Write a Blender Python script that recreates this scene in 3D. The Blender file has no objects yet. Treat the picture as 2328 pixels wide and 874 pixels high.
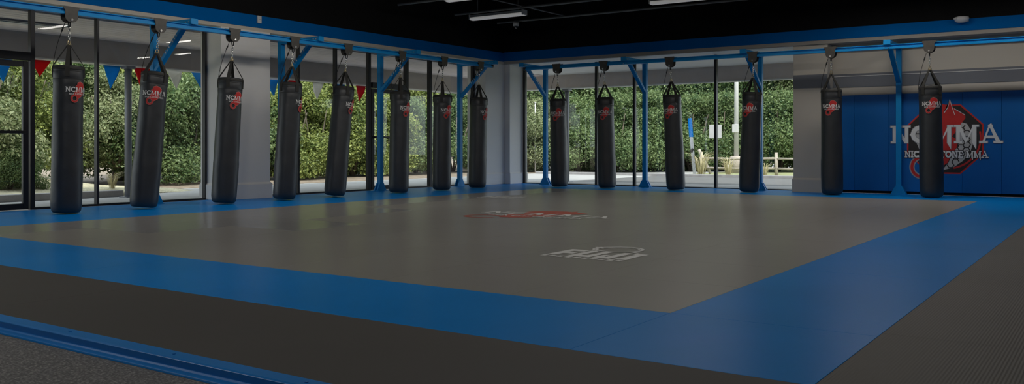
import bpy, bmesh, math, random
from math import sin, cos, pi, atan2, radians
from mathutils import Vector, Matrix
random.seed(7)
SC = bpy.context.scene
COL = SC.collection

# ------------------------------------------------------------------ camera
FPX, CXP, HY, CAMH = 2034.0, 1164.0, 336.0, 0.85
A = math.atan((2560 - 1164) / FPX)          # heading of the view, from +X
FWD = Vector((cos(A), sin(A), 0)); RGT = Vector((sin(A), -cos(A), 0))
cam = bpy.data.cameras.new('camera'); co = bpy.data.objects.new('camera', cam); COL.objects.link(co)
cam.sensor_fit = 'HORIZONTAL'; cam.sensor_width = 36.0
cam.lens = 36.0 * FPX / 2328.0
cam.shift_y = -(437.0 - HY) / 2328.0
cam.clip_start = 0.05; cam.clip_end = 300
co.location = (0, 0, CAMH)
co.rotation_euler = (pi / 2, 0, A - pi / 2)
SC.camera = co
SC.view_settings.view_transform = 'Standard'
SC.view_settings.look = 'None'
SC.view_settings.gamma = 1.0
SC.view_settings.use_curve_mapping = False
SC.view_settings.exposure = -1.0
try:
    SC.cycles.use_denoising = True
    SC.cycles.max_bounces = 8
    SC.cycles.transparent_max_bounces = 16
    SC.cycles.sample_clamp_indirect = 4.0
    SC.cycles.caustics_reflective = False
    SC.cycles.caustics_refractive = False
except Exception:
    pass

# ------------------------------------------------------------------ materials
MATS = {}
def mat(name, col, rough=0.6, metal=0.0, spec=0.5, noise=None, bump=None, emit=None, coat=0.0):
    """noise=(scale, amount) varies the colour; bump=(kind, scale, strength, distance)"""
    m = bpy.data.materials.new(name); m.use_nodes = True
    nt = m.node_tree; b = nt.nodes['Principled BSDF']
    b.inputs['Base Color'].default_value = (*col, 1)
    b.inputs['Roughness'].default_value = rough
    b.inputs['Metallic'].default_value = metal
    b.inputs['Specular IOR Level'].default_value = spec
    if coat: b.inputs['Coat Weight'].default_value = coat; b.inputs['Coat Roughness'].default_value = 0.25
    tc = nt.nodes.new('ShaderNodeTexCoord')
    if noise:
        n = nt.nodes.new('ShaderNodeTexNoise'); n.inputs['Scale'].default_value = noise[0]; n.inputs['Detail'].default_value = 4
        nt.links.new(tc.outputs['Object'], n.inputs['Vector'])
        r = nt.nodes.new('ShaderNodeMapRange'); r.inputs['From Min'].default_value = 0.3; r.inputs['From Max'].default_value = 0.7
        r.inputs['To Min'].default_value = 1 - noise[1]; r.inputs['To Max'].default_value = 1 + noise[1]
        nt.links.new(n.outputs['Fac'], r.inputs['Value'])
        mx = nt.nodes.new('ShaderNodeVectorMath'); mx.operation = 'SCALE'
        mx.inputs[0].default_value = col
        nt.links.new(r.outputs['Result'], mx.inputs['Scale'])
        nt.links.new(mx.outputs['Vector'], b.inputs['Base Color'])
    if bump:
        kind, sc, st, di = bump
        if kind == 'noise':
            t = nt.nodes.new('ShaderNodeTexNoise'); t.inputs['Scale'].default_value = sc; out = t.outputs['Fac']
        elif kind == 'voronoi':
            t = nt.nodes.new('ShaderNodeTexVoronoi'); t.inputs['Scale'].default_value = sc; out = t.outputs['Distance']
        else:
            t = nt.nodes.new('ShaderNodeTexWave'); t.wave_type = 'BANDS'; t.bands_direction = kind
            t.inputs['Scale'].default_value = sc; t.inputs['Distortion'].default_value = 0.6; out = t.outputs['Fac']
        nt.links.new(tc.outputs['Object'], t.inputs['Vector'])
        bp = nt.nodes.new('ShaderNodeBump'); bp.inputs['Strength'].default_value = st; bp.inputs['Distance'].default_value = di
        nt.links.new(out, bp.inputs['Height']); nt.links.new(bp.outputs['Normal'], b.inputs['Normal'])
    if emit:
        b.inputs['Emission Color'].default_value = (*emit[0], 1); b.inputs['Emission Strength'].default_value = emit[1]
    MATS[name] = m
    return m

def cloth(name, c):
    m = bpy.data.materials.new(name); m.use_nodes = True
    nt = m.node_tree; nt.nodes.clear()
    o = nt.nodes.new('ShaderNodeOutputMaterial'); n = nt.nodes.new('ShaderNodeTexNoise'); n.inputs['Scale'].default_value = 6
    r = nt.nodes.new('ShaderNodeValToRGB'); r.color_ramp.elements[0].color = (*[x * .85 for x in c], 1); r.color_ramp.elements[1].color = (*c, 1)
    nt.links.new(n.outputs['Fac'], r.inputs['Fac'])
    d = nt.nodes.new('ShaderNodeBsdfDiffuse'); t = nt.nodes.new('ShaderNodeBsdfTranslucent'); a = nt.nodes.new('ShaderNodeMixShader'); a.inputs[0].default_value = .55
    for x in (d, t): nt.links.new(r.outputs['Color'], x.inputs['Color'])
    nt.links.new(d.outputs[0], a.inputs[1]); nt.links.new(t.outputs[0], a.inputs[2]); nt.links.new(a.outputs[0], o.inputs['Surface'])
    return m
M = {}
M['tan_mat'] = mat('tan_mat', (0.335, 0.322, 0.298), 0.33, spec=0.2, noise=(0.9, 0.035), bump=('Y', 16, 0.05, 0.001))
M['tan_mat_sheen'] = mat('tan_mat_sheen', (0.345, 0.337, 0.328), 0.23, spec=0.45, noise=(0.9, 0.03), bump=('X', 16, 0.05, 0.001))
M['blue_mat'] = mat('blue_mat', (0.001, 0.265, 0.78), 0.33, spec=0.08, noise=(0.9, 0.05), bump=('voronoi', 70, 0.08, 0.001))
M['dark_mat_smooth'] = mat('dark_mat_smooth', (0.112, 0.108, 0.103), 0.58, spec=0.15, noise=(0.9, 0.05), bump=('Y', 15, 0.06, 0.001))
M['dark_mat'] = mat('dark_mat', (0.128, 0.120, 0.110), 0.55, spec=0.3, noise=(0.9, 0.05), bump=('Y', 23, 0.32, 0.003))
M['blue_steel'] = mat('blue_steel', (0.002, 0.265, 0.64), 0.42, spec=0.28, noise=(3, 0.06))
M['blue_vinyl'] = mat('blue_vinyl', (0.002, 0.125, 0.42), 0.45, spec=0.3, noise=(1.2, 0.06), bump=('noise', 120, 0.05, 0.002))
M['blue_paint'] = mat('blue_paint', (0.000, 0.125, 0.42), 0.85, spec=0.05, noise=(1.0, 0.08))
M['kerb_paint'] = mat('kerb_paint', (0.004, 0.24, 0.74), 0.36, spec=0.6, noise=(2, 0.05))
M['black_vinyl'] = mat('black_vinyl', (0.019, 0.022, 0.027), 0.45, spec=0.8, noise=(5, 0.25), bump=('noise', 9, 0.25, 0.02))
M['strap_web'] = mat('strap_web', (0.028, 0.027, 0.024), 0.75, bump=('noise', 150, 0.2, 0.002))
M['black_metal'] = mat('black_metal', (0.012, 0.012, 0.014), 0.4, noise=(6, 0.2))
M['trolley_paint'] = mat('trolley_paint', (0.07, 0.064, 0.056), 0.5, noise=(12, 0.2))
M['chrome'] = mat('chrome', (0.72, 0.71, 0.68), 0.25, metal=1.0, noise=(20, 0.08))
M['brass'] = mat('brass', (0.55, 0.45, 0.27), 0.35, metal=1.0, noise=(20, 0.08))
M['rope'] = mat('rope', (0.012, 0.012, 0.012), 0.8, noise=(60, 0.3))
M['white_wall'] = mat('white_wall', (0.80, 0.785, 0.76), 0.7, noise=(1.5, 0.02), bump=('noise', 180, 0.05, 0.002))
M['warm_wall'] = mat('warm_wall', (0.60, 0.555, 0.48), 0.7, noise=(1.5, 0.02), bump=('noise', 180, 0.05, 0.002))
M['grey_band'] = mat('grey_band', (0.17, 0.18, 0.205), 0.6, noise=(1.2, 0.05))
M['shaded_wall'] = mat('shaded_wall', (0.40, 0.37, 0.33), 0.75, noise=(1.2, 0.05))  # warm wall colour darkened, puts the right bulkhead's shade into the paint
M['black_paint'] = mat('black_paint', (0.0065, 0.0065, 0.007), 0.8, spec=0.15, noise=(1.5, 0.15))
M['dark_frame'] = mat('dark_frame', (0.017, 0.017, 0.021), 0.42, spec=0.35, noise=(4, 0.1))
M['pipe_paint'] = mat('pipe_paint', (0.14, 0.14, 0.14), 0.5, noise=(4, 0.1))
M['white_ink'] = mat('white_ink', (0.78, 0.78, 0.76), 0.55, noise=(6, 0.03))
M['silver_ink'] = mat('silver_ink', (0.50, 0.49, 0.47), 0.55, noise=(6, 0.1))
M['red_edge'] = mat('red_edge', (0.50, 0.20, 0.18), 0.55, noise=(6, 0.06))
M['grey_ink'] = mat('grey_ink', (0.33, 0.34, 0.36), 0.55, noise=(6, 0.05))
M['red_ink'] = mat('red_ink', (0.56, 0.022, 0.020), 0.55, noise=(6, 0.06))
M['black_ink'] = mat('black_ink', (0.022, 0.018, 0.018), 0.55, noise=(6, 0.1))
M['floor_white'] = mat('floor_white', (0.80, 0.80, 0.78), 0.5, noise=(8, 0.06))
M['floor_red'] = mat('floor_red', (0.52, 0.12, 0.085), 0.5, noise=(8, 0.1))
M['housing'] = mat('housing', (0.62, 0.62, 0.64), 0.45, noise=(5, 0.08))
M['lens'] = mat('lens', (0.8, 0.8, 0.78), 0.4, emit=((1.0, 0.98, 0.94), 0.30), noise=(5, 0.02))
M['lens_on'] = mat('lens_on', (0.8, 0.8, 0.78), 0.4, emit=((1.0, 0.95, 0.86), 6.0), noise=(5, 0.02))
M['white_plastic'] = mat('white_plastic', (0.62, 0.62, 0.61), 0.4, noise=(8, 0.02))
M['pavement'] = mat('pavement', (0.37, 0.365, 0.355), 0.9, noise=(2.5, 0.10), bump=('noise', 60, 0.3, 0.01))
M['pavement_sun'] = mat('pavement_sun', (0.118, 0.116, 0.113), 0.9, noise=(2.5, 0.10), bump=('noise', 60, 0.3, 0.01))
M['pavement_bounce'] = mat('pavement_bounce', (0.26, 0.256, 0.25), 0.9, noise=(2.5, 0.10), bump=('noise', 60, 0.3, 0.01))  # lightened copy of the right pavement, offsets the canopy shade
M['kerbstone'] = mat('kerbstone', (0.30, 0.29, 0.29), 0.85, noise=(6, 0.12), bump=('noise', 40, 0.3, 0.01))
M['mulch'] = mat('mulch', (0.24, 0.19, 0.14), 0.95, noise=(5, 0.35), bump=('noise', 25, 0.8, 0.04))
M['grassland'] = mat('grassland', (0.26, 0.27, 0.13), 0.95, noise=(1.6, 0.35), bump=('noise', 18, 0.8, 0.05))
M['dry_grass'] = mat('dry_grass', (0.52, 0.48, 0.33), 0.95, noise=(2.2, 0.3), bump=('noise', 22, 0.9, 0.05))
M['soffit_panel'] = mat('soffit_panel', (0.78, 0.70, 0.69), 0.65, noise=(1.5, 0.08), bump=('X', 2.6, 0.5, 0.02))
M['soffit_white'] = mat('soffit_white', (0.86, 0.86, 0.84), 0.6, noise=(1.5, 0.04))
M['beam_grey'] = mat('beam_grey', (0.42, 0.385, 0.37), 0.7, noise=(1.5, 0.10))
M['beam_brown'] = mat('beam_brown', (0.62, 0.54, 0.50), 0.7, noise=(1.5, 0.08))
M['column_grey'] = mat('column_grey', (0.20, 0.205, 0.225), 0.5, noise=(3, 0.08))
M['column_pale'] = mat('column_pale', (0.30, 0.31, 0.33), 0.6, noise=(3, 0.08))
M['gutter_white'] = mat('gutter_white', (0.66, 0.66, 0.64), 0.5, noise=(3, 0.05))
M['flag_red'] = cloth('flag_red', (0.62, 0.04, 0.045))
M['flag_blue'] = cloth('flag_blue', (0.05, 0.38, 0.72))
M['flag_white'] = cloth('flag_white', (0.78, 0.76, 0.72))
M['wood'] = mat('wood', (0.42, 0.37, 0.31), 0.85, noise=(6, 0.15), bump=('noise', 30, 0.4, 0.01))
M['bark'] = mat('bark', (0.13, 0.105, 0.08), 0.9, noise=(5, 0.3), bump=('noise', 14, 0.8, 0.03))
M['concrete'] = mat('concrete', (0.42, 0.36, 0.31), 0.9, noise=(4, 0.12), bump=('noise', 30, 0.4, 0.01))
M['pole_white'] = mat('pole_white', (0.55, 0.54, 0.53), 0.5, noise=(4, 0.05))
M['straw'] = mat('straw', (0.50, 0.44, 0.26), 0.85, noise=(6, 0.2))
M['room_wall'] = mat('room_wall', (0.35, 0.34, 0.33), 0.8, noise=(1.0, 0.05))

def rubber():
    m = bpy.data.materials.new('speckled_rubber'); m.use_nodes = True
    nt = m.node_tree; b = nt.nodes['Principled BSDF']; b.inputs['Roughness'].default_value = 0.62
    tc = nt.nodes.new('ShaderNodeTexCoord')
    v = nt.nodes.new('ShaderNodeTexNoise'); v.inputs['Scale'].default_value = 105; v.inputs['Detail'].default_value = 3
    w = nt.nodes.new('ShaderNodeTexNoise'); w.inputs['Scale'].default_value = 1.1
    for t in (v, w): nt.links.new(tc.outputs['Object'], t.inputs['Vector'])
    r = nt.nodes.new('ShaderNodeValToRGB')
    e = r.color_ramp.elements
    e[0].position = 0.40; e[0].color = (0.10, 0.10, 0.104, 1)
    e[1].position = 0.58; e[1].color = (0.22, 0.22, 0.225, 1)
    x = e.new(0.68); x.color = (0.42, 0.41, 0.38, 1)
    nt.links.new(v.outputs['Fac'], r.inputs['Fac'])
    nt.links.new(r.outputs['Color'], b.inputs['Base Color'])
    bp = nt.nodes.new('ShaderNodeBump'); bp.inputs['Strength'].default_value = 0.5; bp.inputs['Distance'].default_value = 0.004
    nt.links.new(v.outputs['Fac'], bp.inputs['Height']); nt.links.new(bp.outputs['Normal'], b.inputs['Normal'])
    return m
M['rubber'] = rubber()

def glass():
    m = bpy.data.materials.new('window_glass'); m.use_nodes = True
    nt = m.node_tree; nt.nodes.clear()
    o = nt.nodes.new('ShaderNodeOutputMaterial'); mx = nt.nodes.new('ShaderNodeMixShader')
    t = nt.nodes.new('ShaderNodeBsdfTransparent'); t.inputs['Color'].default_value = (0.955, 0.97, 0.965, 1)
    g = nt.nodes.new('ShaderNodeBsdfGlossy'); g.inputs['Roughness'].default_value = 0.0
    n = nt.nodes.new('ShaderNodeTexNoise'); n.inputs['Scale'].default_value = 0.6
    mr = nt.nodes.new('ShaderNodeMapRange'); mr.inputs['To Min'].default_value = 0.90; mr.inputs['To Max'].default_value = 1.0
    nt.links.new(n.outputs['Fac'], mr.inputs['Value']); nt.links.new(mr.outputs['Result'], g.inputs['Color'])
    f = nt.nodes.new('ShaderNodeFresnel'); f.inputs['IOR'].default_value = 1.45
    ge = nt.nodes.new('ShaderNodeNewGeometry'); iv = nt.nodes.new('ShaderNodeMath'); iv.operation = 'SUBTRACT'; iv.inputs[0].default_value = 1.0
    ml = nt.nodes.new('ShaderNodeMath'); ml.operation = 'MULTIPLY'
    nt.links.new(ge.outputs['Backfacing'], iv.inputs[1]); nt.links.new(iv.outputs[0], ml.inputs[0]); nt.links.new(f.outputs['Fac'], ml.inputs[1])
    nt.links.new(ml.outputs[0], mx.inputs['Fac']); nt.links.new(t.outputs[0], mx.inputs[1]); nt.links.new(g.outputs[0], mx.inputs[2])
    nt.links.new(mx.outputs[0], o.inputs['Surface'])
    return m
M['glass'] = glass()

def leafmat(name, c1, c2):
    m = bpy.data.materials.new(name); m.use_nodes = True
    nt = m.node_tree; nt.nodes.clear()
    o = nt.nodes.new('ShaderNodeOutputMaterial')
    ge = nt.nodes.new('ShaderNodeNewGeometry')
    r = nt.nodes.new('ShaderNodeValToRGB')
    r.color_ramp.elements[0].color = (*c1, 1); r.color_ramp.elements[1].color = (*c2, 1)
    tc = nt.nodes.new('ShaderNodeTexCoord'); nz = nt.nodes.new('ShaderNodeTexNoise'); nz.inputs['Scale'].default_value = 1.6; nz.inputs['Detail'].default_value = 3
    nt.links.new(tc.outputs['Object'], nz.inputs['Vector'])
    mr = nt.nodes.new('ShaderNodeMapRange'); mr.inputs['From Min'].default_value = .3; mr.inputs['From Max'].default_value = .7
    mr.inputs['To Min'].default_value = -.35; mr.inputs['To Max'].default_value = .35
    ad = nt.nodes.new('ShaderNodeMath'); ad.operation = 'ADD'; ad.use_clamp = True
    nt.links.new(nz.outputs['Fac'], mr.inputs['Value']); nt.links.new(mr.outputs['Result'], ad.inputs[0]); nt.links.new(ge.outputs['Random Per Island'], ad.inputs[1])
    nt.links.new(ad.outputs[0], r.inputs['Fac'])
    d = nt.nodes.new('ShaderNodeBsdfDiffuse'); t = nt.nodes.new('ShaderNodeBsdfTranslucent'); g = nt.nodes.new('ShaderNodeBsdfGlossy')
    g.inputs['Roughness'].default_value = 0.45; g.inputs['Color'].default_value = (0.5, 0.55, 0.5, 1)
    for x in (d, t): nt.links.new(r.outputs['Color'], x.inputs['Color'])
    a = nt.nodes.new('ShaderNodeMixShader'); a.inputs[0].default_value = 0.35
    nt.links.new(d.outputs[0], a.inputs[1]); nt.links.new(t.outputs[0], a.inputs[2])
    b = nt.nodes.new('ShaderNodeMixShader'); b.inputs[0].default_value = 0.06
    nt.links.new(a.outputs[0], b.inputs[1]); nt.links.new(g.outputs[0], b.inputs[2])
    nt.links.new(b.outputs[0], o.inputs['Surface'])
    return m
M['leaf_yellow'] = leafmat('leaf_yellow', (0.10, 0.15, 0.035), (0.42, 0.47, 0.14))
M['leaf_green'] = leafmat('leaf_green', (0.06, 0.12, 0.04), (0.28, 0.36, 0.15))
M['leaf_pale'] = leafmat('leaf_pale', (0.15, 0.20, 0.08), (0.44, 0.47, 0.26))

# ------------------------------------------------------------------ mesh builder
class MB:
    def __init__(self): self.bm = bmesh.new(); self.mi = 0
    def face(self, pts):
        f = self.bm.faces.new([self.bm.verts.new(p) for p in pts]); f.material_index = self.mi; return f
    def hexa(self, p):      # p: 8 points, bottom ring then top ring (ccw)
        v = [self.bm.verts.new(q) for q in p]
        for idx in ((3, 2, 1, 0), (4, 5, 6, 7), (0, 1, 5, 4), (1, 2, 6, 5), (2, 3, 7, 6), (3, 0, 4, 7)):
            f = self.bm.faces.new([v[i] for i in idx]); f.material_index = self.mi
        return self
    def box(self, x0, x1, y0, y1, z0, z1):
        return self.hexa([(x0, y0, z0), (x1, y0, z0), (x1, y1, z0), (x0, y1, z0), (x0, y0, z1), (x1, y0, z1), (x1, y1, z1), (x0, y1, z1)])
    def bar(self, a, b, w, h, up=(0, 0, 1)):   # a box beam from a to b, w wide sideways, h along up
        a = Vector(a); b = Vector(b); d = (b - a).normalized(); s = d.cross(Vector(up)).normalized(); u = s.cross(d).normalized()
        s *= w / 2; u *= h / 2
        return self.hexa([a - s - u, a + s - u, a + s + u, a - s + u, b - s - u, b + s - u, b + s + u, b - s + u])
    def tube(self, pts, r, n=10, caps=True):
        pts = [Vector(p) for p in pts]; rings = []
        rr = r if isinstance(r, (list, tuple)) else [r] * len(pts)
        for i, p in enumerate(pts):
            d = (pts[min(i + 1, len(pts) - 1)] - pts[max(i - 1, 0)]).normalized()
            ref = Vector((0, 0, 1)) if abs(d.z) < 0.9 else Vector((1, 0, 0))
            s = d.cross(ref).normalized(); u = s.cross(d)
            rings.append([self.bm.verts.new(p + (s * cos(2 * pi * k / n) + u * sin(2 * pi * k / n)) * rr[i]) for k in range(n)])
        for a, b in zip(rings, rings[1:]):
            for k in range(n):
                f = self.bm.faces.new([a[k], b[k], b[(k + 1) % n], a[(k + 1) % n]]); f.material_index = self.mi; f.smooth = True
        if caps:
            for rg, s in ((rings[0], 1), (rings[-1], -1)):
                f = self.bm.faces.new(rg[::s]); f.material_index = self.mi
        return self
    def lathe(self, prof, n=32, c=(0, 0, 0), wob=None):
        rings = []
        for (r, z) in prof:
            ring = []
            for k in range(n):
                t = 2 * pi * k / n
                q = r * (1 + (wob(t, z) if wob else 0))
                ring.append(self.bm.verts.new((c[0] + q * cos(t), c[1] + q * sin(t), c[2] + z)))
            rings.append(ring)
        for a, b in zip(rings, rings[1:]):
            for k in range(n):
                f = self.bm.faces.new([a[k], a[(k + 1) % n], b[(k + 1) % n], b[k]]); f.material_index = self.mi; f.smooth = True
        f = self.bm.faces.new(rings[0][::-1]); f.material_index = self.mi
        f = self.bm.faces.new(rings[-1]); f.material_index = self.mi
        return self
    def torus(self, c, ax1, ax2, R1, R2, r, n=16, m=6):
        c = Vector(c); a = Vector(ax1).normalized(); b = Vector(ax2).normalized()
        pts = [c + a * R1 * cos(2 * pi * k / n) + b * R2 * sin(2 * pi * k / n) for k in range(n)]
        nor = a.cross(b); rings = []
        for k, p in enumerate(pts):
            d = (pts[(k + 1) % n] - pts[k - 1]).normalized(); o = d.cross(nor).normalized()
            rings.append([self.bm.verts.new(p + (o * cos(2 * pi * j / m) + nor * sin(2 * pi * j / m)) * r) for j in range(m)])
        for k in range(n):
            x, y = rings[k], rings[(k + 1) % n]
            for j in range(m):
                f = self.bm.faces.new([x[j], y[j], y[(j + 1) % m], x[(j + 1) % m]]); f.material_index = self.mi; f.smooth = True
        return self
    def prism(self, poly, fn, t0, t1):         # poly: 2D outline; fn(u, v, t) -> point
        n = len(poly)
        a = [self.bm.verts.new(fn(u, v, t0)) for u, v in poly]; b = [self.bm.verts.new(fn(u, v, t1)) for u, v in poly]
        fs = [self.bm.faces.new(a[::-1]), self.bm.faces.new(b)]
        for i in range(n): fs.append(self.bm.faces.new([a[i], a[(i + 1) % n], b[(i + 1) % n], b[i]]))
        for f in fs: f.material_index = self.mi
        return self
    def build(self, name, mats, parent=None, bevel=0.0, fix=True):
        if fix: bmesh.ops.recalc_face_normals(self.bm, faces=self.bm.faces[:])
        me = bpy.data.meshes.new(name); self.bm.to_mesh(me); self.bm.free()
        for m in (mats if isinstance(mats, (list, tuple)) else [mats]): me.materials.append(M[m] if isinstance(m, str) else m)
        o = bpy.data.objects.new(name, me); COL.objects.link(o)
        if parent: o.parent = parent
        if bevel:
            b = o.modifiers.new('bevel', 'BEVEL'); b.width = bevel; b.segments = 2; b.limit_method = 'ANGLE'; b.angle_limit = radians(40)
        return o

def tag(o, label, cat, group=None, kind=None):
    o['label'] = label; o['category'] = cat
    if group: o['group'] = group
    if kind: o['kind'] = kind
    return o
def structure(o, label=None):
    o['kind'] = 'structure'
    if label: o['label'] = label
    return o
def empty(name, loc, label, cat, group=None, rz=0.0):
    o = bpy.data.objects.new(name, None); COL.objects.link(o); o.location = loc; o.rotation_euler = (0, 0, rz)
    o.empty_display_size = 0.1
    return tag(o, label, cat, group)
def copy_tree(o, parent=None):
    c = o.copy(); COL.objects.link(c)
    if parent: c.parent = parent
    for ch in list(o.children): copy_tree(ch, c)
    return c
def child(o, nm):
    return [c for c in o.children if c.name.split('.')[0] == nm]

# ------------------------------------------------------------------ lettering and emblems (2D polygons)
def R(x0, y0, x1, y1): return [(x0, y0), (x1, y0), (x1, y1), (x0, y1)]
def arc(cx, cy, ro, ri, a0, a1, n=18, sy=1.0):
    o = [(cx + ro * cos(radians(a0 + (a1 - a0) * i / n)), cy + sy * ro * sin(radians(a0 + (a1 - a0) * i / n))) for i in range(n + 1)]
    p = [(cx + ri * cos(radians(a0 + (a1 - a0) * i / n)), cy + sy * ri * sin(radians(a0 + (a1 - a0) * i / n))) for i in range(n + 1)]
    return [[o[i], o[i + 1], p[i + 1], p[i]] for i in range(n)]
GL = {  # glyph: (advance, polygons) with cap height 1
 'N': (0.98, [R(.12, 0, .27, 1), R(.02, 0, .38, .08), R(.0, .92, .30, 1), [(.12, 1), (.32, 1), (.86, .0), (.68, .0)], R(.72, 0, .86, 1), R(.60, .92, .97, 1)]),
 'C': (0.86, arc(.46, .5, .46, .27, 48, 312, 20, 1.09) + [[(.70, .74), (.83, .72), (.80, 1.02), (.72, .92)], [(.70, .26), (.83, .28), (.80, -.02), (.72, .08)], [(.0, .42), (-.07, .5), (.0, .58), (.05, .5)]]),
 'M': (1.12, [R(.10, 0, .25, 1), R(0, 0, .36, .08), R(0, .92, .26, 1), [(.12, 1), (.30, 1), (.60, .12), (.50, .0)], [(.86, 1), (.96, 1), (.60, .12), (.50, .0)], [(.84, 1), (1.00, 1), (1.00, .05), (.985, -.36), (.84, .02)], R(.86, .92, 1.12, 1)]),
 'A': (1.0, [[(.42, 1), (.56, 1), (.96, .0), (.76, .0)], [(.42, 1), (.50, 1), (.22, .0), (.12, .0)], R(.28, .28, .72, .38), R(0, 0, .36, .08), R(.64, 0, 1.04, .08), [(.36, .94), (.50, 1.08), (.60, .94)]]),
 'I': (0.42, [R(.12, 0, .28, 1), R(.02, 0, .38, .08), R(.02, .92, .38, 1)]),
 'K': (0.92, [R(.12, 0, .27, 1), R(.02, 0, .37, .08), R(.02, .92, .37, 1), [(.27, .42), (.27, .56), (.66, 1), (.82, 1)], [(.36, .56), (.46, .66), (.90, 0), (.68, 0)], R(.58, .92, .90, 1)]),
 'T': (0.84, [R(.34, 0, .50, 1), R(.24, 0, .60, .08), R(.02, .88, .82, 1), R(.02, .72, .09, .92), R(.75, .72, .82, .92)]),
 'O': (0.94, arc(.46, .5, .46, .29, 0, 360, 26, 1.09)),
 'E': (0.78, [R(.12, 0, .28, 1), R(.02, 0, .70, .10), R(.02, .90, .70, 1), R(.28, .46, .56, .55), R(.64, 0, .72, .26), R(.64, .74, .72, 1)]),
 ' ': (0.36, []),
}
def text(s, x0, x1, y, h):
    """lay s between x0 and x1 with cap height h on baseline y"""
    tot = sum(GL[c][0] + 0.04 for c in s) - 0.04
    k = (x1 - x0) / tot; x = 0; out = []
    for c in s:
        for p in GL[c][1]: out.append([(x0 + (x + u) * k, y + v * h) for u, v in p])
        x += GL[c][0] + 0.04
    return out
def grow(polys, d):
    out = []
    for p in polys:
        cx = sum(q[0] for q in p) / len(p); cy = sum(q[1] for q in p) / len(p)
        out.append([(u + (d if u > cx else -d), v + (d if v > cy else -d)) for u, v in p])
    return out
BODY = [(-.34, .38), (-.30, .52), (-.16, .60), (-.02, .63), (.16, .545), (.33, .43), (.335, .37), (.27, .28), (.20, .15), (.12, .05), (.22, -.02),
        (.20, -.14), (.12, -.25), (.05, -.42), (-.06, -.50), (-.20, -.44), (-.27, -.30), (-.30, -.10), (-.20, .05), (-.30, .18)]
HORN = [(-.005, .47), (.055, .56), (.085, .70), (.125, .56), (.165, .43), (.08, .41)]
MESH_R = [(.27, .30), (.36, .27), (.44, .12), (.46, -.05), (.42, -.20), (.30, -.38), (.14, -.50), (-.04, -.555), (.06, -.42), (.14, -.24), (.22, -.12), (.25, .06), (.22, .18)]
MESH_L = [(-.45, .18), (-.33, .24), (-.30, .08), (-.33, -.10), (-.30, -.30), (-.40, -.22), (-.48, -.02)]
def cracks(reg, seed):
    rnd = random.Random(seed); out = []
    def inside(u, v):
        c = False; n = len(reg)
        for i in range(n):
            (x0, y0), (x1, y1) = reg[i], reg[i - 1]
            if (y0 > v) != (y1 > v) and u < (x1 - x0) * (v - y0) / (y1 - y0) + x0: c = not c
        return c
    s = .058                                    # honeycomb of lines
    for i in range(-9, 10):
        for j in range(-12, 13):
            cx = i * s * 1.5 + .012 * rnd.random(); cy = (j + (i % 2) * .5) * s * 1.732
            for k in range(3):
                a0 = radians(60 * k); a1 = radians(60 * k + 60)
                p = Vector((cx + s * cos(a0), cy + s * sin(a0))); q = Vector((cx + s * cos(a1), cy + s * sin(a1)))
                if inside(*p) and inside(*q):
                    n = Vector((-(q - p).y, (q - p).x)).normalized() * .009
                    out.append([tuple(p + n), tuple(q + n), tuple(q - n), tuple(p - n)])
    return out
def emblem(octagon=True, detail=True):
    """[(part, material key, polygons)] bottom layer first; u right, v up, metres at wall size (lettering 1.79 wide)"""
    L = []
    if octagon:
        r1, r2 = .655, .628
        o = [(r1 * 1.03 * cos(radians(22.5 + 45 * k)), r1 * sin(radians(22.5 + 45 * k)) * 1.02) for k in range(8)]
        p = [(r2 * 1.03 * cos(radians(22.5 + 45 * k)), r2 * sin(radians(22.5 + 45 * k)) * 1.02) for k in range(8)]
        L.append(('octagon_border', 'red', [o])); L.append(('octagon_panel', 'black', [p]))
    if detail:
        L.append(('rim_arc', 'red', arc(.03, .02, .56, .53, -78, 12, 14)))
    L.append(('tail_ring', 'white' if not octagon else 'grey', arc(-.36, -.50, .225, .135, 20, 330, 22)))
    L.append(('tail', 'red', arc(-.36, -.50, .205, .155, 15, 335, 22) + [[(-.20, -.36), (-.10, -.28), (-.06, -.44), (-.17, -.52)]]))
    if detail:
        L.append(('cage_mesh', 'silver', [MESH_R, MESH_L])); L.append(('cage_lines', 'black', cracks(MESH_R, 1) + cracks(MESH_L, 2)))
    L.append(('figure', 'red', [BODY])); L.append(('horn', 'red', [HORN]))
    if detail:
        L.append(('horn_line', 'white', [[(-.012, .475), (.048, .56), (.085, .715), (.084, .685), (.058, .56), (.0, .47)], [(.085, .715), (.130, .56), (.170, .43), (.160, .43), (.120, .56), (.084, .685)], [(.16, .545), (.33, .43), (.325, .425), (.155, .535)]]))
    big = text('NCMMA', -.90, .90, -.065, .31)
    L.append(('letter_edge', 'grey', grow(big, .011)))
    L.append(('lettering', 'white', grow(big, .003)))
    sm = text('NICK CATONE MMA', -.66, .69, -.325, .115)
    L.append(('small_letter_edge', 'black', grow(sm, .012)))
    L.append(('small_lettering', 'white', grow(sm, .004)))
    return L
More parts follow.
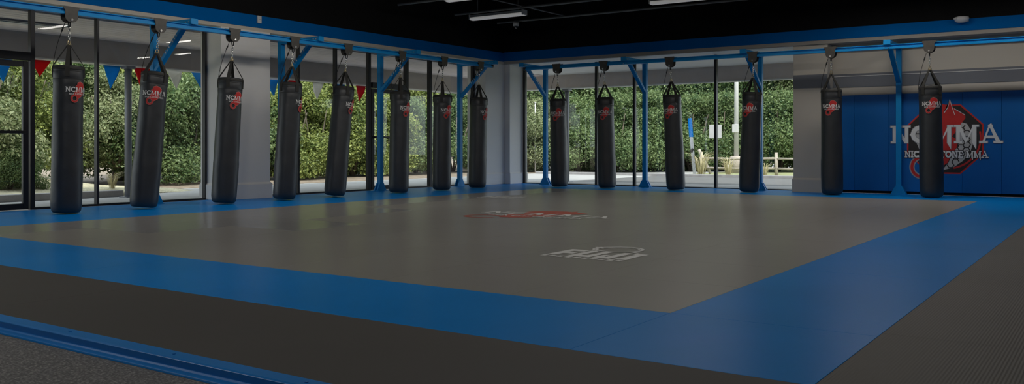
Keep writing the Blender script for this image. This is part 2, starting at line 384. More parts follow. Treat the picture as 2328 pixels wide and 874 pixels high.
def lay(polys, fn, layer, name, m, parent, step=None, h=0.0009):
    """print 2D polygons on a surface; overlapping strokes get hair-thin height steps so no two faces coincide"""
    bm = bmesh.new(); hl = bm.verts.layers.float.new('h')
    dh = h * .8 / 9
    for k, p in enumerate(polys):
        ar = sum(p[i - 1][0] * p[i][1] - p[i][0] * p[i - 1][1] for i in range(len(p)))
        if ar < 0: p = p[::-1]
        vs = []
        for u, v in p:
            w = bm.verts.new((u, v, 0)); w[hl] = (k % 9) * dh; vs.append(w)
        try: bm.faces.new(vs)
        except ValueError: pass
    bmesh.ops.triangulate(bm, faces=[f for f in bm.faces if len(f.verts) > 4])
    if step:
        xs = [v.co.x for v in bm.verts]; x = math.floor(min(xs) / step) * step
        while x < max(xs):
            bmesh.ops.bisect_plane(bm, geom=bm.verts[:] + bm.edges[:] + bm.faces[:], plane_co=(x, 0, 0), plane_no=(1, 0, 0)); x += step
    for v in bm.verts: v.co = fn(v.co.x, v.co.y, h * (layer + 1) + v[hl])
    me = bpy.data.meshes.new(name); bm.to_mesh(me); bm.free(); me.materials.append(M[m])
    o = bpy.data.objects.new(name, me); COL.objects.link(o); o.parent = parent
    return o

# ================================================================== THE ROOM
XW, YW = 17.15, 12.0            # bulkhead planes (right side / left side)
XG, YG = 17.78, 12.37           # window glass planes
XM = 17.50                      # face of the wall pads
ZC = 4.3                        # ceiling
XB, YB = -6.0, -7.0             # the unseen back of the room

structure(MB().box(XB, 2.24, YB, 12.5, -0.25, -0.045).build('floor', 'rubber'), 'dark speckled rubber flooring in the near left foreground')
structure(MB().box(2.24, 18.2, YB, 12.9, -0.25, -0.046).build('floor', 'black_paint'), 'floor slab under the mats')
structure(MB().box(XB - .2, 18.3, YB - .2, 12.9, ZC, ZC + 0.3).build('ceiling', 'black_paint'), 'black painted ceiling above the gym')
structure(MB().box(XB - .2, XB, YB - .2, 12.9, -0.2, ZC).build('wall_back', 'room_wall'))
structure(MB().box(XB, 18.3, YB - .2, YB, -0.2, ZC).build('wall_near', 'room_wall'))

# left side: bulkhead, piers, and window bays
ZH = 2.80                        # underside of the bulkhead
structure(MB().box(XB, XW + .0, YW, YW + .55, 3.065, ZC).build('wall_left', 'black_paint'), 'black upper wall above the left windows')
w = MB().box(XB, XW, YW, YW + .55, ZH, 3.065); structure(w.build('wall_left_bulkhead', 'warm_wall'), 'pale bulkhead strip above the left rail')
structure(MB().box(XB, XW - .012, YW - .012, YW, 2.86, 3.065).build('trim_1', 'blue_paint'), 'blue painted stripe along the left bulkhead')
structure(MB().box(XW, XW + 1.1, YB, YW + .55, 3.075, ZC).build('wall_right', 'black_paint'), 'black upper wall above the right windows')
structure(MB().box(XW, XW + 1.1, YB, YW + .55, ZH, 3.075).build('wall_right_bulkhead', 'shaded_wall'), 'bulkhead strip above the right rail, coloured darker for shade')
structure(MB().box(XW - .012, XW, YB, YW - .012, 2.87, 3.075).build('trim_2', 'blue_paint'), 'dark blue painted stripe along the right bulkhead')

def pier(name, x0, x1, y0, y1, m, base, label, faces):
    """a wall pier with a flared base; base=(dx0, dx1, dy0, dy1) growth of the plinth"""
    p = MB().box(x0, x1, y0, y1, 0, ZH).build(name, m, bevel=.004); structure(p, label)
    b = MB().box(x0 - base[0], x1 + base[1], y0 - base[2], y1 + base[3], 0, 0.24)
    b.hexa([(x0 - base[0], y0 - base[2], .24), (x1 + base[1], y0 - base[2], .24), (x1 + base[1], y1 + base[3], .24), (x0 - base[0], y1 + base[3], .24),
            (x0, y0, .275), (x1, y0, .275), (x1, y1, .275), (x0, y1, .275)])
    b.build('baseboard', m, p, bevel=.004)
    return p
pier('wall_left_pillar', 9.20, 10.20, 11.98, 12.5, 'white_wall', (.03, .03, .03, 0), 'white wall pillar between the left window bays', 0)
pier('wall_left_corner', 16.46, 17.9, 12.03, 12.55, 'white_wall', (.02, 0, .025, 0), 'white wall end pier left of the room corner', 0)
pier('wall_right_corner', 17.22, 17.95, 11.88, 12.03, 'white_wall', (.02, 0, .025, 0), 'white wall end pier right of the room corner', 0)
pier('wall_right_pillar', 17.20, 17.9, 4.62, 5.26, 'warm_wall', (.025, 0, .02, .02), 'pale wall pillar right of the window bay', 0)
structure(MB().box(XB, 3.0, 12.3, 12.55, -.05, ZH).build('wall_left_end', 'white_wall'))
structure(MB().box(17.56, 17.9, YB, 4.62, 0, ZH).build('wall_right_lower', 'warm_wall'), 'pale wall above the blue wall pads')
# plain grey band across the right wall and pillar
structure(MB().box(17.548, 17.56, YB, 4.62, 1.99, 2.245).build('wall_band_1', 'grey_band'), 'grey band on the right wall above the pads')
structure(MB().box(17.190, 17.20, 4.62, 5.26, 1.98, 2.235).build('wall_band_2', 'grey_band'), 'grey band across the right pillar')
structure(MB().box(17.538, 17.56, YB, 4.62, 2.195, 2.205).build('wall_band_line', 'white_wall'), 'thin pale line along the grey band')
# plinth line under the pads
structure(MB().box(17.545, 17.56, YB, 4.62, 0, 0.10).build('baseboard_right', 'black_paint'))

# window bays ------------------------------------------------------------
def bayL(idx, x0, x1, mull, doors, label):
    """a glazed bay in the left wall; mull: mullion centres, doors: [(x0, x1)] between jambs"""
    root = structure(empty('window_%d' % idx, (x0, YG, 0), label, 'window')); del root['category']
    ox = Vector((-x0, -YG, 0))
    def P(mb, nm, m, **k):
        for v in mb.bm.verts: v.co += ox
        return mb.build(nm, m, root, **k)
    indoor = lambda a: any(d[0] - .05 < a < d[1] + .05 for d in doors)
    for (a, wd) in mull: P(MB().box(a - wd / 2, a + wd / 2, YG - .04, YG + .04, 0, ZH), 'mullion', 'dark_frame', bevel=.004)
    P(MB().box(x0, x1, YG - .05, YG + .05, ZH - .06, ZH), 'head_rail', 'dark_frame')
    xs = [x0] + [a for a, _ in mull] + [x1]
    for a, b in zip(xs, xs[1:]):
        if b - a < .2: continue
        if indoor((a + b) / 2):
            P(MB().box(a, b, YG - .003, YG + .003, 2.14, ZH - .06), 'transom_pane', 'glass', fix=True)
        else:
            P(MB().box(a, b, YG - .045, YG + .045, 0, .03), 'sill_rail', 'dark_frame')
            P(MB().box(a, b, YG - .003, YG + .003, .03, ZH - .06), 'pane', 'glass')
    return root
def door(idx, x0, x1, label):
    root = structure(empty('door_%d' % idx, ((x0 + x1) / 2, YG, 0), label, 'door')); del root['category']
    h = (x1 - x0) / 2
    f = MB().box(-h, h, -.06, .06, 2.04, 2.15)
    f.build('door_header', 'dark_frame', root, bevel=.004)
    l = MB()
    s = .085
    l.box(-h + .01, -h + s, -.025, .025, 0.01, 2.03); l.box(h - s, h - .01, -.025, .025, .01, 2.03)
    l.box(-h + s, h - s, -.025, .025, .01, .09); l.box(-h + s, h - s, -.025, .025, 1.95, 2.03)
    l.build('door_leaf', 'dark_frame', root, bevel=.003)
    MB().box(-h + s, h - s, -.003, .003, .09, 1.95).build('door_pane', 'glass', root)
    MB().bar((-h + s - .02, -.05, 1.06), (h - s + .02, -.05, 1.06), .03, .04).build('push_bar', 'black_metal', root, bevel=.004)
    return root
bayL(1, 3.0, 9.20, [(4.95, .06), (6.385, .06), (7.325, .034), (9.175, .034)], [(5.0, 6.35)], 'black framed left window bay beside the glass door')
door(1, 5.02, 6.345, 'black framed glass door at the far left edge')
bayL(2, 10.20, 16.46, [(11.165, .034), (12.09, .045), (13.0, .066), (14.12, .085), (14.885, .08), (16.43, .06)], [(13.06, 14.07)], 'black framed window bay between the pillar and the corner')
door(2, 13.06, 14.07, 'black framed glass door behind the sixth bag')
def bayR():
    y0, y1 = 5.26, 11.9
    root = structure(empty('window_3', (XG, y0, 0), 'large window bay right of the room corner', 'window')); del root['category']
    o = Vector((-XG, -y0, 0))
    def P(mb, nm, m, **k):
        for v in mb.bm.verts: v.co += o
        return mb.build(nm, m, root, **k)
    mull = [11.83, 9.88, 8.93, 7.05]
    for a in mull: P(MB().box(XG - .04, XG + .04, a - .027, a + .027, 0, ZH + .09), 'mullion', 'dark_frame', bevel=.004)
    P(MB().box(XG - .05, XG + .05, y0, y1, .0, .018), 'sill_rail', 'dark_frame')
    P(MB().box(XG - .05, XG + .05, y0, y1, ZH + .03, ZH + .08), 'head_rail', 'dark_frame')
    ys = [y1 - .01] + mull + [y0]
    for a, b in zip(ys, ys[1:]):
        if a - b > .2: P(MB().box(XG - .003, XG + .003, b, a, .018, ZH + .03), 'pane', 'glass')
bayR()
structure(MB().box(XG - .6, XG + .06, 5.26, 11.88, ZH - .012, ZH - .002).build('trim_6', 'white_wall'), 'white window head soffit')

# ------------------------------------------------------------------ mats
PT = 1.01
def panels(rects, name, mats, label, cat, fn=None):
    mb = MB()
    for (x0, x1, y0, y1, mi) in rects:
        g = .0006; mb.mi = mi; b = .0012
        mb.box(x0 + g, x1 - g, y0 + g, y1 - g, -.045, -b)
        mb.hexa([(x0 + g, y0 + g, -b), (x1 - g, y0 + g, -b), (x1 - g, y1 - g, -b), (x0 + g, y1 - g, -b),
                 (x0 + g + b, y0 + g + b, 0), (x1 - g - b, y0 + g + b, 0), (x1 - g - b, y1 - g - b, 0), (x0 + g + b, y1 - g - b, 0)])
    o = mb.build(name, mats); return tag(o, label, cat)
def grid(x0, x1, y0, y1, ox, oy, sx=1, sy=1, mi=0):
    """tiles of sx*sy pitches aligned to (ox, oy)"""
    def cuts(a, b, o, s):
        k = math.ceil((a - o) / s + 1e-4); c = [a]
        while o + k * s < b - .02: c.append(o + k * s); k += 1
        return c + [b]
    X = cuts(x0, x1, ox, PT * sx); Y = cuts(y0, y1, oy, PT * sy)
    return [(a, b, c, d, mi(a, b, c, d) if callable(mi) else mi) for a, b in zip(X, X[1:]) for c, d in zip(Y, Y[1:])]
XF, YF = 15.80, 10.01
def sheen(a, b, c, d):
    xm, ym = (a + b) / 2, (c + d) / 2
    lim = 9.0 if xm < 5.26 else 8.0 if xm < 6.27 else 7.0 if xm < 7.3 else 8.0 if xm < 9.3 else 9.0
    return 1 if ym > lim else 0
panels(grid(4.25, XF, 1.93, YF, 4.25, 1.93, 1, 1, sheen), 'tan_mat_field', ['tan_mat', 'tan_mat_sheen'], 'tan grey training mats filling the middle of the floor', 'mat')
blue = grid(3.24, 4.25, 1.93, 12.30, 3.24, 1.93, 1, 4) + grid(3.24, 17.5, .92, 1.93, 3.24 + PT, .92, 2, 1)
blue += grid(4.25, XF, YF, 12.30, 4.25, YF, 2, 1) + grid(XF, 17.5, 1.93, 12.30, XF, 1.93, 2, 2)
blue += [(17.5, 17.72, 5.3, 11.86, 0)]
panels(blue, 'blue_mat_border', ['blue_mat'], 'bright blue training mats bordering the tan field on all sides', 'mat')
dark = grid(2.24, 3.24, -6.9, 12.30, 2.24, .92, 1, 4, 1) + grid(3.24, 17.5, -6.9, .92, 3.24 + 1.09, .92, 2, 1)
panels(dark, 'dark_mat_border', ['dark_mat', 'dark_mat_smooth'], 'dark charcoal ridged mats outside the blue border', 'mat')

# painted steel kerb along the near edge of the mats
kb = empty('mat_edge_kerb', (2.2, 3.0, -.045), 'blue steel edging rail along the near edge of the dark mats', 'edging')
K0, K1 = -9.5, 9.2
k = MB()
prof = [(.075, .0455), (.075, .050), (.000, .050), (-.012, .046), (-.014, .018), (-.024, .013), (-.050, .008), (-.056, .000), (-.010, .000), (0, .0455)]
k.prism(prof, lambda u, v, t: (u, t, v), K0, K1)
k.build('edge_profile', 'kerb_paint', kb, bevel=.003)
for y in [K0 + .35 + .78 * i for i in range(24)]:
    MB().lathe([(.007, .0), (.008, .002), (.004, .0035)], 12, (.035, y, .050)).build('screw', 'kerb_paint', kb)

# ------------------------------------------------------------------ wall pads and the emblem
pad_edges = [4.55, 4.21, 3.60, 2.99, 2.38, 1.77, 1.16, .55, -.06, -.67]
lab = ['narrow blue wall pad beside the pale pillar', 'blue wall pad next to the narrow one, right of the pillar', 'blue wall pad behind the last blue post',
       'blue wall pad under the left half of the emblem', 'blue wall pad under the right half of the emblem', 'blue wall pad under the last letter A of the emblem',
       'blue wall pad at the right edge of the photo']
for i, (a, b) in enumerate(zip(pad_edges, pad_edges[1:])):
    if i > 6: break
    o = MB().box(-.03, .03, b + .0008 - (a + b) / 2, a - .0008 - (a + b) / 2, 0, 1.785).build('wall_pad', 'blue_vinyl', bevel=.005)
    o.location = (XM + .03, (a + b) / 2, .05)
    tag(o, lab[i], 'wall pad', 'blue wall pads on the right wall')
    MB().box(-.012, .03, b + .004 - (a + b) / 2, a - .004 - (a + b) / 2, -.045, 0).build('pad_cleat', 'black_paint', o)
EZ, EY = 1.0, 2.665
em = empty('gym_emblem', (XM, EY, EZ), 'large red, white and black octagon emblem reading NCMMA on blue pads', 'emblem')
MK = {'red': 'red_ink', 'black': 'black_ink', 'white': 'white_ink', 'silver': 'silver_ink', 'grey': 'grey_ink'}
for i, (nm, mk, polys) in enumerate(emblem()):
    lay(polys, lambda u, v, t: (-t - .001, -u, v), i, nm, MK[mk], em)

# floor emblem
fe = empty('floor_emblem', (9.38, 6.03, 0), 'red and white NCMMA emblem printed on the middle of the tan mats', 'emblem')
for i, (nm, mk, polys) in enumerate([(a, b, [[(u * 1.25 - .05, v * 1.12) for u, v in p] for p in c] if a in ('figure', 'tail', 'horn') else c) for a, b, c in emblem(False, False) if a not in ('letter_edge', 'small_letter_edge', 'tail_ring')]):
    lay(polys, lambda u, v, t: (v * 1.0 + .1, -u * 1.04, t + .0008), i, nm, {'red': 'floor_red', 'white': 'floor_white'}[mk], fe, h=.0006)
# white mat-maker mark: slanted block letters with a brushed ring above
def ring_brush():
    out = []
    for (ro, ri, a0, a1, dx, dy) in ((.205, .178, 0, 360, 0, 0), (.168, .150, 20, 190, .01, -.01), (.228, .208, 160, 240, .0, .0)):
        out += arc(-.02 + dx, .675 + dy, ro, ri, a0, a1, 28)
    out.append([(-.27, .70), (-.21, .66), (-.20, .69), (-.26, .73)]); out.append([(.13, .545), (.23, .50), (.235, .525), (.16, .57)])
    return out
def fuji():
    b, t, o = .075, .48, []
    o += [R(-.36, b, -.285, t), R(-.36, t - .10, -.19, t), R(-.285, b + .13, -.20, b + .22)]                     # F
    o += [R(-.17, b, -.10, t), R(-.045, b, .025, t), R(-.17, b, .025, b + .10)]                                # U
    o += [R(.125, b, .20, t), R(.05, b, .20, b + .10), R(.05, b, .105, b + .20)]                                # J
    o += [R(.235, b, .345, b + .07), R(.255, b, .33, t), R(.235, t - .07, .345, t)]                               # I
    o += [R(-.36 + .073 * k, -.03, -.36 + .073 * k + .048, .045) for k in range(10)]                            # a small line beneath, too fine to read
    return o
for (px, py, s, lb) in ((5.965, 3.45, 1.0, 'white block letter logo with a ring printed on the near tan mats'), (12.28, 8.80, 1.0, 'white block letter logo with a ring printed on the far tan mats')):
    r = empty('mat_logo', (px, py, 0), lb, 'logo')
    lay(fuji(), lambda u, v, t: (v * s, -u * s, t + .0008), 0, 'lettering', 'floor_white', r)
    lay(ring_brush(), lambda u, v, t: (v * s, -u * s, t + .0008), 1, 'ring', 'floor_white', r)

# ------------------------------------------------------------------ the bag racks
ZR0, ZR1 = 2.562, 2.64           # rail
YR, XR = 11.20, 16.50
def rail_mesh(a, b, root):
    """I-section along local X from a to b, top at z=0"""
    h = ZR1 - ZR0
    for (w0, z0, z1) in ((.042, -.014, 0), (.012, -.05, -.014), (.042, -h, -.05)):
        pass
    prof = [(-.042, 0), (.042, 0), (.042, -.012), (.014, -.020), (.014, -.046), (.042, -.046), (.042, -h), (-.042, -h), (-.042, -.046), (-.014, -.046), (-.014, -.020), (-.042, -.012)]
    MB().prism(prof, lambda u, v, t: (t, u, v), a, b).build('beam', 'blue_steel', root, bevel=.002)
rl = empty('overhead_rail', (10, YR, ZR1), 'long blue steel trolley rail running along the left windows', 'rail')
rail_mesh(-6.6, 5.52, rl)
MB().tube([(5.52, 0, -.045), (5.585, 0, -.045)], .036, 16).build('end_stop', 'black_metal', rl)
for x in (-3.72, -1.2, 1.3, 3.9):
    for d in (-.07, .0): MB().tube([(x + d, -.042, -.062), (x + d, -.052, -.062)], .008, 8).build('bolt', 'chrome', rl)
rr = empty('overhead_rail', (XR, 5.5, ZR1), 'long blue steel trolley rail running along the right windows and pads', 'rail', rz=pi / 2)
rail_mesh(-6.5, 5.44, rr)
MB().tube([(5.44, 0, -.045), (5.50, 0, -.045)], .036, 16).build('end_stop', 'black_metal', rr)
for x in (3.02, .48, -2.04):
    for d in (-.07, .0): MB().tube([(x + d, .042, -.062), (x + d, .052, -.062)], .008, 8).build('bolt', 'chrome', rr)

def make_frame(reach, brace_foot, brace_top, side, label):
    """post at the local origin; the arm reaches along local -Y"""
    root = empty('rack_post', (0, 0, 0), label, 'rack post', 'blue rack posts')
    w = .045
    MB().box(-w, w, -w, w, 0, ZR1).build('post', 'blue_steel', root, bevel=.005)
    MB().box(-.052, .052, -reach, w, ZR1, ZR1 + .075).build('arm', 'blue_steel', root, bevel=.005)
    e = MB().box(-.058, .058, -reach - .006, -reach, ZR1 - .004, ZR1 + .079); e.build('end_plate', 'blue_steel', root, bevel=.002)
    for s in (-1, 1):
        for d in (.06, .13): MB().tube([(s * .052, -reach + d, ZR1 + .034), (s * .060, -reach + d, ZR1 + .034)], .009, 8).build('bolt', 'chrome', root)
    br = MB().bar((0, -w + .01, brace_foot), (0, brace_top, ZR1 - .005), .080, .055, up=(0, 1, 0)).build('brace', 'blue_steel', root, bevel=.004)
    # worn white maker's lettering on the brace side, far too small to read
    mk = MB(); a = Vector((0, -w + .01, brace_foot)); c = Vector((0, brace_top, ZR1)); d = (c - a).normalized(); n = Vector((0, -d.z, d.y)) * .012
    for i in range(7):
        if i == 3: continue
        p = a + (c - a) * (.42 + .06 * i)
        for s in (-1, 1):
            x = s * .0408
            mk.face([(x, *(p - n)[1:]), (x, *(p + n)[1:]), (x, *(p + n + d * .02)[1:]), (x, *(p - n + d * .02)[1:])])
    mk.build('maker_mark', 'white_ink', br, fix=False)
    MB().box(-.13, .13, -.075, .075, 0, .010).build('base_plate', 'blue_steel', root, bevel=.002)
    for s in (-1, 1):
        g = MB().prism([(s * w, .010), (s * .125, .010), (s * .125, .022), (s * (w + .012), .15), (s * w, .15)], lambda u, v, t: (u, t, v), -.012 - .03, .012 - .03)
        g.prism([(s * w, .010), (s * .125, .010), (s * .125, .022), (s * (w + .012), .15), (s * w, .15)], lambda u, v, t: (u, t, v), .03, .054)
        g.hexa([(s * w, -.042, .15), (s * (w + .012), -.042, .15), (s * (w + .012), .054, .15), (s * w, .054, .15),
                (s * w, -.042, .158), (s * (w + .006), -.042, .158), (s * (w + .006), .054, .158), (s * w, .054, .158)])
        g.build('gusset', 'blue_steel', root)
    return root
fl = make_frame(12.10 - 11.12, 1.97, -.75, 0, 'blue steel rack post with arm, out of sight left of the glass door')
leftp = [(5.36, 'blue steel rack post whose arm tip shows at the top left corner'),
         (8.08, 'blue steel rack post and brace directly behind the swinging second bag'),
         (10.55, 'blue steel rack post and brace directly right of the white pillar'),
         (13.05, 'blue steel rack post with flared foot standing at the far door'),
         (15.60, 'blue steel rack post ending the left rail beside the room corner')]
for i, (x, lb) in enumerate(leftp):
    o = fl if i == 0 else copy_tree(fl)
    o.location = (x, 12.10, 0); o['label'] = lb
fr = make_frame(17.42 - 16.42, 2.05, -.78, 0, 'x')
rightp = [(11.02, 'blue steel rack post starting the right rail beside the room corner'),
          (8.50, 'blue steel rack post standing between the second and third bags of the right rail'),
          (5.98, 'blue steel rack post half hidden behind the fourth bag of the right rail'),
          (3.41, 'blue steel rack post standing against the blue wall pads')]
for i, (y, lb) in enumerate(rightp):
    o = fr if i == 0 else copy_tree(fr)
    o.location = (17.42, y, 0); o.rotation_euler.z = -pi / 2; o['label'] = lb

# trolleys
PIN = 2.445
def make_trolley():
    root = empty('rail_trolley', (0, 0, PIN), 'x', 'trolley', 'rail trolleys carrying the bags')
    pl = [(-.105, .215), (-.105, .180), (-.085, .165), (-.085, .10)] + [(.085 * cos(radians(180 + 15 * k)), .085 + .075 * sin(radians(180 + 15 * k))) for k in range(1, 12)] + [(.085, .10), (.085, .165), (.105, .180), (.105, .215)]
    for s in (-1, 1):
        p = MB().prism(pl, lambda u, v, t: (u, t, v), s * .050, s * .058).build('side_plate', 'trolley_paint', root, bevel=.002)
        b = MB().tube([(0, s * .055, .045), (0, s * .070, .045)], .015, 12); b.build('bolt', 'chrome', p)
        for d in (-.05, .05):
            MB().tube([(d, s * .016, .174 - .023), (d, s * .05, .174 - .023)], .0265, 14).build('wheel', 'black_metal', root)
    MB().tube([(0, -.055, .045), (0, .055, .045)], .013, 10).build('axle', 'black_metal', root)
    MB().torus((0, 0, .0), (0, 0, 1), (0, 1, 0), .046, .022, .008).build('shackle', 'black_metal', root)
    return root
tr0 = make_trolley()

# the bags ---------------------------------------------------------------
BR, BH = 0.180, 1.885            # radius and height of the stuffed body
def make_bag():
    root = empty('heavy_bag', (0, 0, 0), 'x', 'punching bag', 'black heavy bags hanging from the rails')
    pr = [(.06, .006), (.125, .0), (.155, .008), (.172, .030), (.179, .065)]
    pr += [(BR + .003 * sin(z * 3.1) + (.004 if z < .6 else 0), z) for z in [.1 + .055 * i for i in range(29)]]
    pr += [(.181, 1.70), (.178, 1.712), (.181, 1.725), (.181, 1.80), (.178, 1.812), (.180, 1.825), (.176, 1.872), (.168, BH), (.160, BH - .004), (.150, BH - .035), (.05, BH - .045)]
    pr.sort(key=lambda p: 0)
    wob = lambda t, z: .012 * sin(2 * t + 2.2 * z) * sin(1.7 * z + .6) + .008 * sin(3 * t - 5 * z) + .006 * sin(5 * t + 9 * z) * (1 if z < 1.6 else 0)
    body = MB().lathe(pr, 56, wob=lambda t, z: wob(t, z) if .05 < z < 1.68 else 0).build('body', 'black_vinyl', root)
    se = MB().torus((0, 0, 1.712), (1, 0, 0), (0, 1, 0), .1795, .1795, .0025, 48, 6); se.torus((0, 0, 1.812), (1, 0, 0), (0, 1, 0), .1795, .1795, .0025, 48, 6)
    se.build('seam', 'strap_web', body)
    band = MB().lathe([(.1825, 1.832), (.1835, 1.836), (.1815, 1.868), (.178, 1.870)], 48); band.build('collar_band', 'strap_web', body)
    for k in range(4):
        a = radians(45 + 90 * k); d = Vector((cos(a), sin(a), 0)); s = Vector((-sin(a), cos(a), 0))
        path = [(.1850, 1.735), (.1855, 1.86), (.170, 1.90), (.018, 2.150)]
        st = MB(); prev = None
        for i, (r_, z) in enumerate(path):
            hw = .027 if i < 3 else .017
            c = d * r_ + Vector((0, 0, z)); n = d * .004 + Vector((0, 0, .002 if i > 1 else 0))
            ring = [st.bm.verts.new(c - s * hw - n), st.bm.verts.new(c + s * hw - n), st.bm.verts.new(c + s * hw + n), st.bm.verts.new(c - s * hw + n)]
            if prev:
                for j in range(4): st.bm.faces.new([prev[j], prev[(j + 1) % 4], ring[(j + 1) % 4], ring[j]])
            else: st.bm.faces.new(ring[::-1])
            prev = ring
        st.bm.faces.new(prev)
        st.build('strap', 'strap_web', root)
    MB().torus((0, 0, 2.165), (1, 0, 0), (0, 1, 0), .027, .027, .006).torus((0, 0, 2.185), (1, 0, 0), (0, 0, 1), .018, .03, .006).build('ring', 'brass', root)
    ch = MB()
    z = 2.222; k = 0
    while z < 2.40:
        ch.torus((0, 0, z), (0, 0, 1), (1, 0, 0) if k % 2 else (0, 1, 0), .025, .013, .0045, 14, 6); z += .037; k += 1
    ch.build('chain', 'chrome', root)
    # a black tether cord from the trolley to the rim of the bag
    cd = MB(); P0 = Vector((.05, 0, 2.44)); P1 = Vector((.181, 0, 1.83))
    pts = [P0 + (P1 - P0) * t + Vector((.03 * sin(pi * t), 0, -.03 * sin(pi * t))) for t in [i / 12 for i in range(13)]]
    cd.tube(pts, .0045, 6); cd.tube([pts[1], pts[2]], [.011, .009], 8)
    cd.build('cord', 'rope', root)
    # printed emblem, centred on local -Y
    BB = [(-.022, .060), (-.016, .086), (.018, .100), (.058, .088), (.086, .058), (.080, .030), (.052, .004), (.062, -.030), (.066, -.052), (.046, -.072), (.022, -.092), (.0, -.108),
          (-.024, -.088), (-.050, -.074), (-.062, -.052), (-.044, -.020), (-.034, .018), (-.040, .040)]
    layers = [('logo', 'silver', [[(u * 1.07 + .0, v * 1.06) for u, v in BB]] + arc(-.052, -.112, .048, .024, 0, 360, 22, 1.15)),
              ('figure', 'red', [BB] + arc(-.052, -.112, .044, .028, 0, 360, 22, 1.15)),
              ('lettering', 'white', text('NCMMA', -.158, .158, -.030, .064)),
              ('small_lettering', 'white', text('NICK CATONE MMA', -.118, .126, -.066, .021))]
    def fn(u, v, t):
        th = -pi / 2 + u / BR
        rad = BR + .0085 + t
        return Vector((rad * cos(th), rad * sin(th), 1.575 + v))
    main = None
    for i, (nm, mk, polys) in enumerate(layers):
        o = lay(polys, fn, i, nm, {'silver': 'red_edge'}.get(mk, MK[mk]), root if main is None else main, step=.02, h=.0006)
        if main is None: main = o
    return root
bag0 = make_bag()
bags = [  # side, hang coordinate, foot coordinate, logo turn (deg), label, trolley label
 ('L', 6.262, 6.222, 40, 'black punching bag hanging next to the glass door at the far left', 'black rail trolley above the leftmost bag by the glass door'),
 ('L', 7.548, 7.314, 4, 'black punching bag leaning sideways in front of the grey outdoor column', 'black rail trolley above the bag leaning before the outdoor column'),
 ('L', 8.815, 8.650, 34, 'black punching bag hanging in front of the white wall pillar', 'dark rail trolley above the bag at the white wall pillar'),
 ('L', 10.010, 9.822, 78, 'black punching bag just right of the white pillar, hiding a post foot', 'dark rail trolley just right of the white pillar, by a brace'),
 ('L', 11.225, 10.935, 67, 'most slanted black punching bag, halfway along the left rail', 'dark rail trolley above the most slanted bag'),
 ('L', 12.630, 12.574, 52, 'upright black punching bag just right of the blue post at the far door', 'dark rail trolley at the brace of the far door post'),
 ('L', 13.885, 13.850, 40, 'black punching bag between the two blue posts nearest the corner on the left rail', 'dark rail trolley next to last on the left rail'),
 ('L', 15.10, 15.030, 62, 'last black punching bag of the left rail, beside the white corner', 'dark rail trolley at the closed end of the left rail'),
 ('R', 10.13, 10.080, -5, 'black punching bag next to the first blue post of the right rail', 'dark rail trolley nearest the corner on the right rail'),
 ('R', 8.985, 8.915, -3, 'black punching bag second from the corner on the right rail', 'dark rail trolley above the second bag of the right rail'),
 ('R', 7.49, 7.372, -17, 'leaning black punching bag third from the corner on the right rail', 'dark rail trolley above the leaning third bag of the right rail'),
 ('R', 5.80, 5.885, -21, 'black punching bag half covering a blue post at the right window', 'dark rail trolley touching an arm of the right rail'),
 ('R', 4.37, 4.350, -1, 'black punching bag hanging in front of the pale pillar and wall pads', 'dark rail trolley above the bag at the pale right pillar'),
 ('R', 2.745, 2.708, 8, 'rightmost black punching bag, hanging in front of the NCMMA wall emblem', 'dark rail trolley above the rightmost bag'),
]
for i, (sd, hc, fc, turn, lb, tl) in enumerate(bags):
    hang = Vector((hc, YR, PIN)) if sd == 'L' else Vector((XR, hc, PIN))
    lean = Vector((fc - hc, 0, -2.43)) if sd == 'L' else Vector((0, fc - hc, -2.43))
    up = (-lean).normalized(); foot = hang - up * 2.432
    o = bag0 if i == 0 else copy_tree(bag0)
    ray = Vector((foot.x, foot.y, 0)).normalized(); rt = Vector((ray.y, -ray.x, 0))
    n = -ray * cos(radians(turn)) + rt * sin(radians(turn))
    yaw = atan2(n.y, n.x) + pi / 2
    q = Vector((0, 0, 1)).rotation_difference(up)
    o.rotation_mode = 'QUATERNION'
    o.rotation_quaternion = q @ Matrix.Rotation(yaw, 3, 'Z').to_quaternion()
    o.location = foot; o['label'] = lb
    cang = atan2(-rt.y, -rt.x) if i != 9 else atan2(-rt.y, -rt.x)
    for c in child(o, 'cord'): c.rotation_euler.z = cang - yaw
    t = tr0 if i == 0 else copy_tree(tr0)
    t.location = hang; t.rotation_euler.z = 0 if sd == 'L' else pi / 2
    t['label'] = tl

# ------------------------------------------------------------------ ceiling fittings
def fixture(x, y, lb, lensm):
    r = empty('strip_light', (x, y, 3.5), lb, 'ceiling light', 'strip lights under the black ceiling')
    L = .655
    h = MB().prism([(-.085, .03), (.085, .03), (.06, .085), (-.06, .085)], lambda u, v, t: (u, t, v), -L, L); h.build('housing', 'housing', r, bevel=.004)
    l = MB().prism([(-.085, .03), (-.080, .005), (-.05, -.022), (.05, -.022), (.080, .005), (.085, .03)], lambda u, v, t: (u, t, v), -L, L); l.build('diffuser', lensm, r, bevel=.008)
    for s in (-1, 1):
        MB().tube([(0, s * .5, .085), (0, s * .5, ZC - 3.5)], .006, 6).build('hanger', 'pipe_paint', r)
        MB().box(-.088, .088, s * L - .012, s * L + .012, -.012, .09).build('end_cap', 'housing', r, bevel=.004)
    return r
fixture(14.78, 10.50, 'lit strip light hanging nearest the room corner', 'lens')
fixture(15.02, 6.55, 'lit strip light cut by the top edge, right of the corner', 'lens')
fixture(12.66, 9.45, 'strip light of which only the tip shows at the top edge', 'lens')
FILL_LAMPS = [(10.4, 5.4, 28), (10.4, 2.0, 24), (7.6, 4.8, 26), (7.6, 1.0, 20), (4.8, 4.8, 18), (4.8, 1.0, 14), (2.0, 7.0, 46), (-.6, 4.6, 36), (2.0, 3.0, 15), (2.0, -1.0, 8),
         (13.6, 5.6, 36), (15.4, 3.4, 40), (15.4, 1.2, 40)]
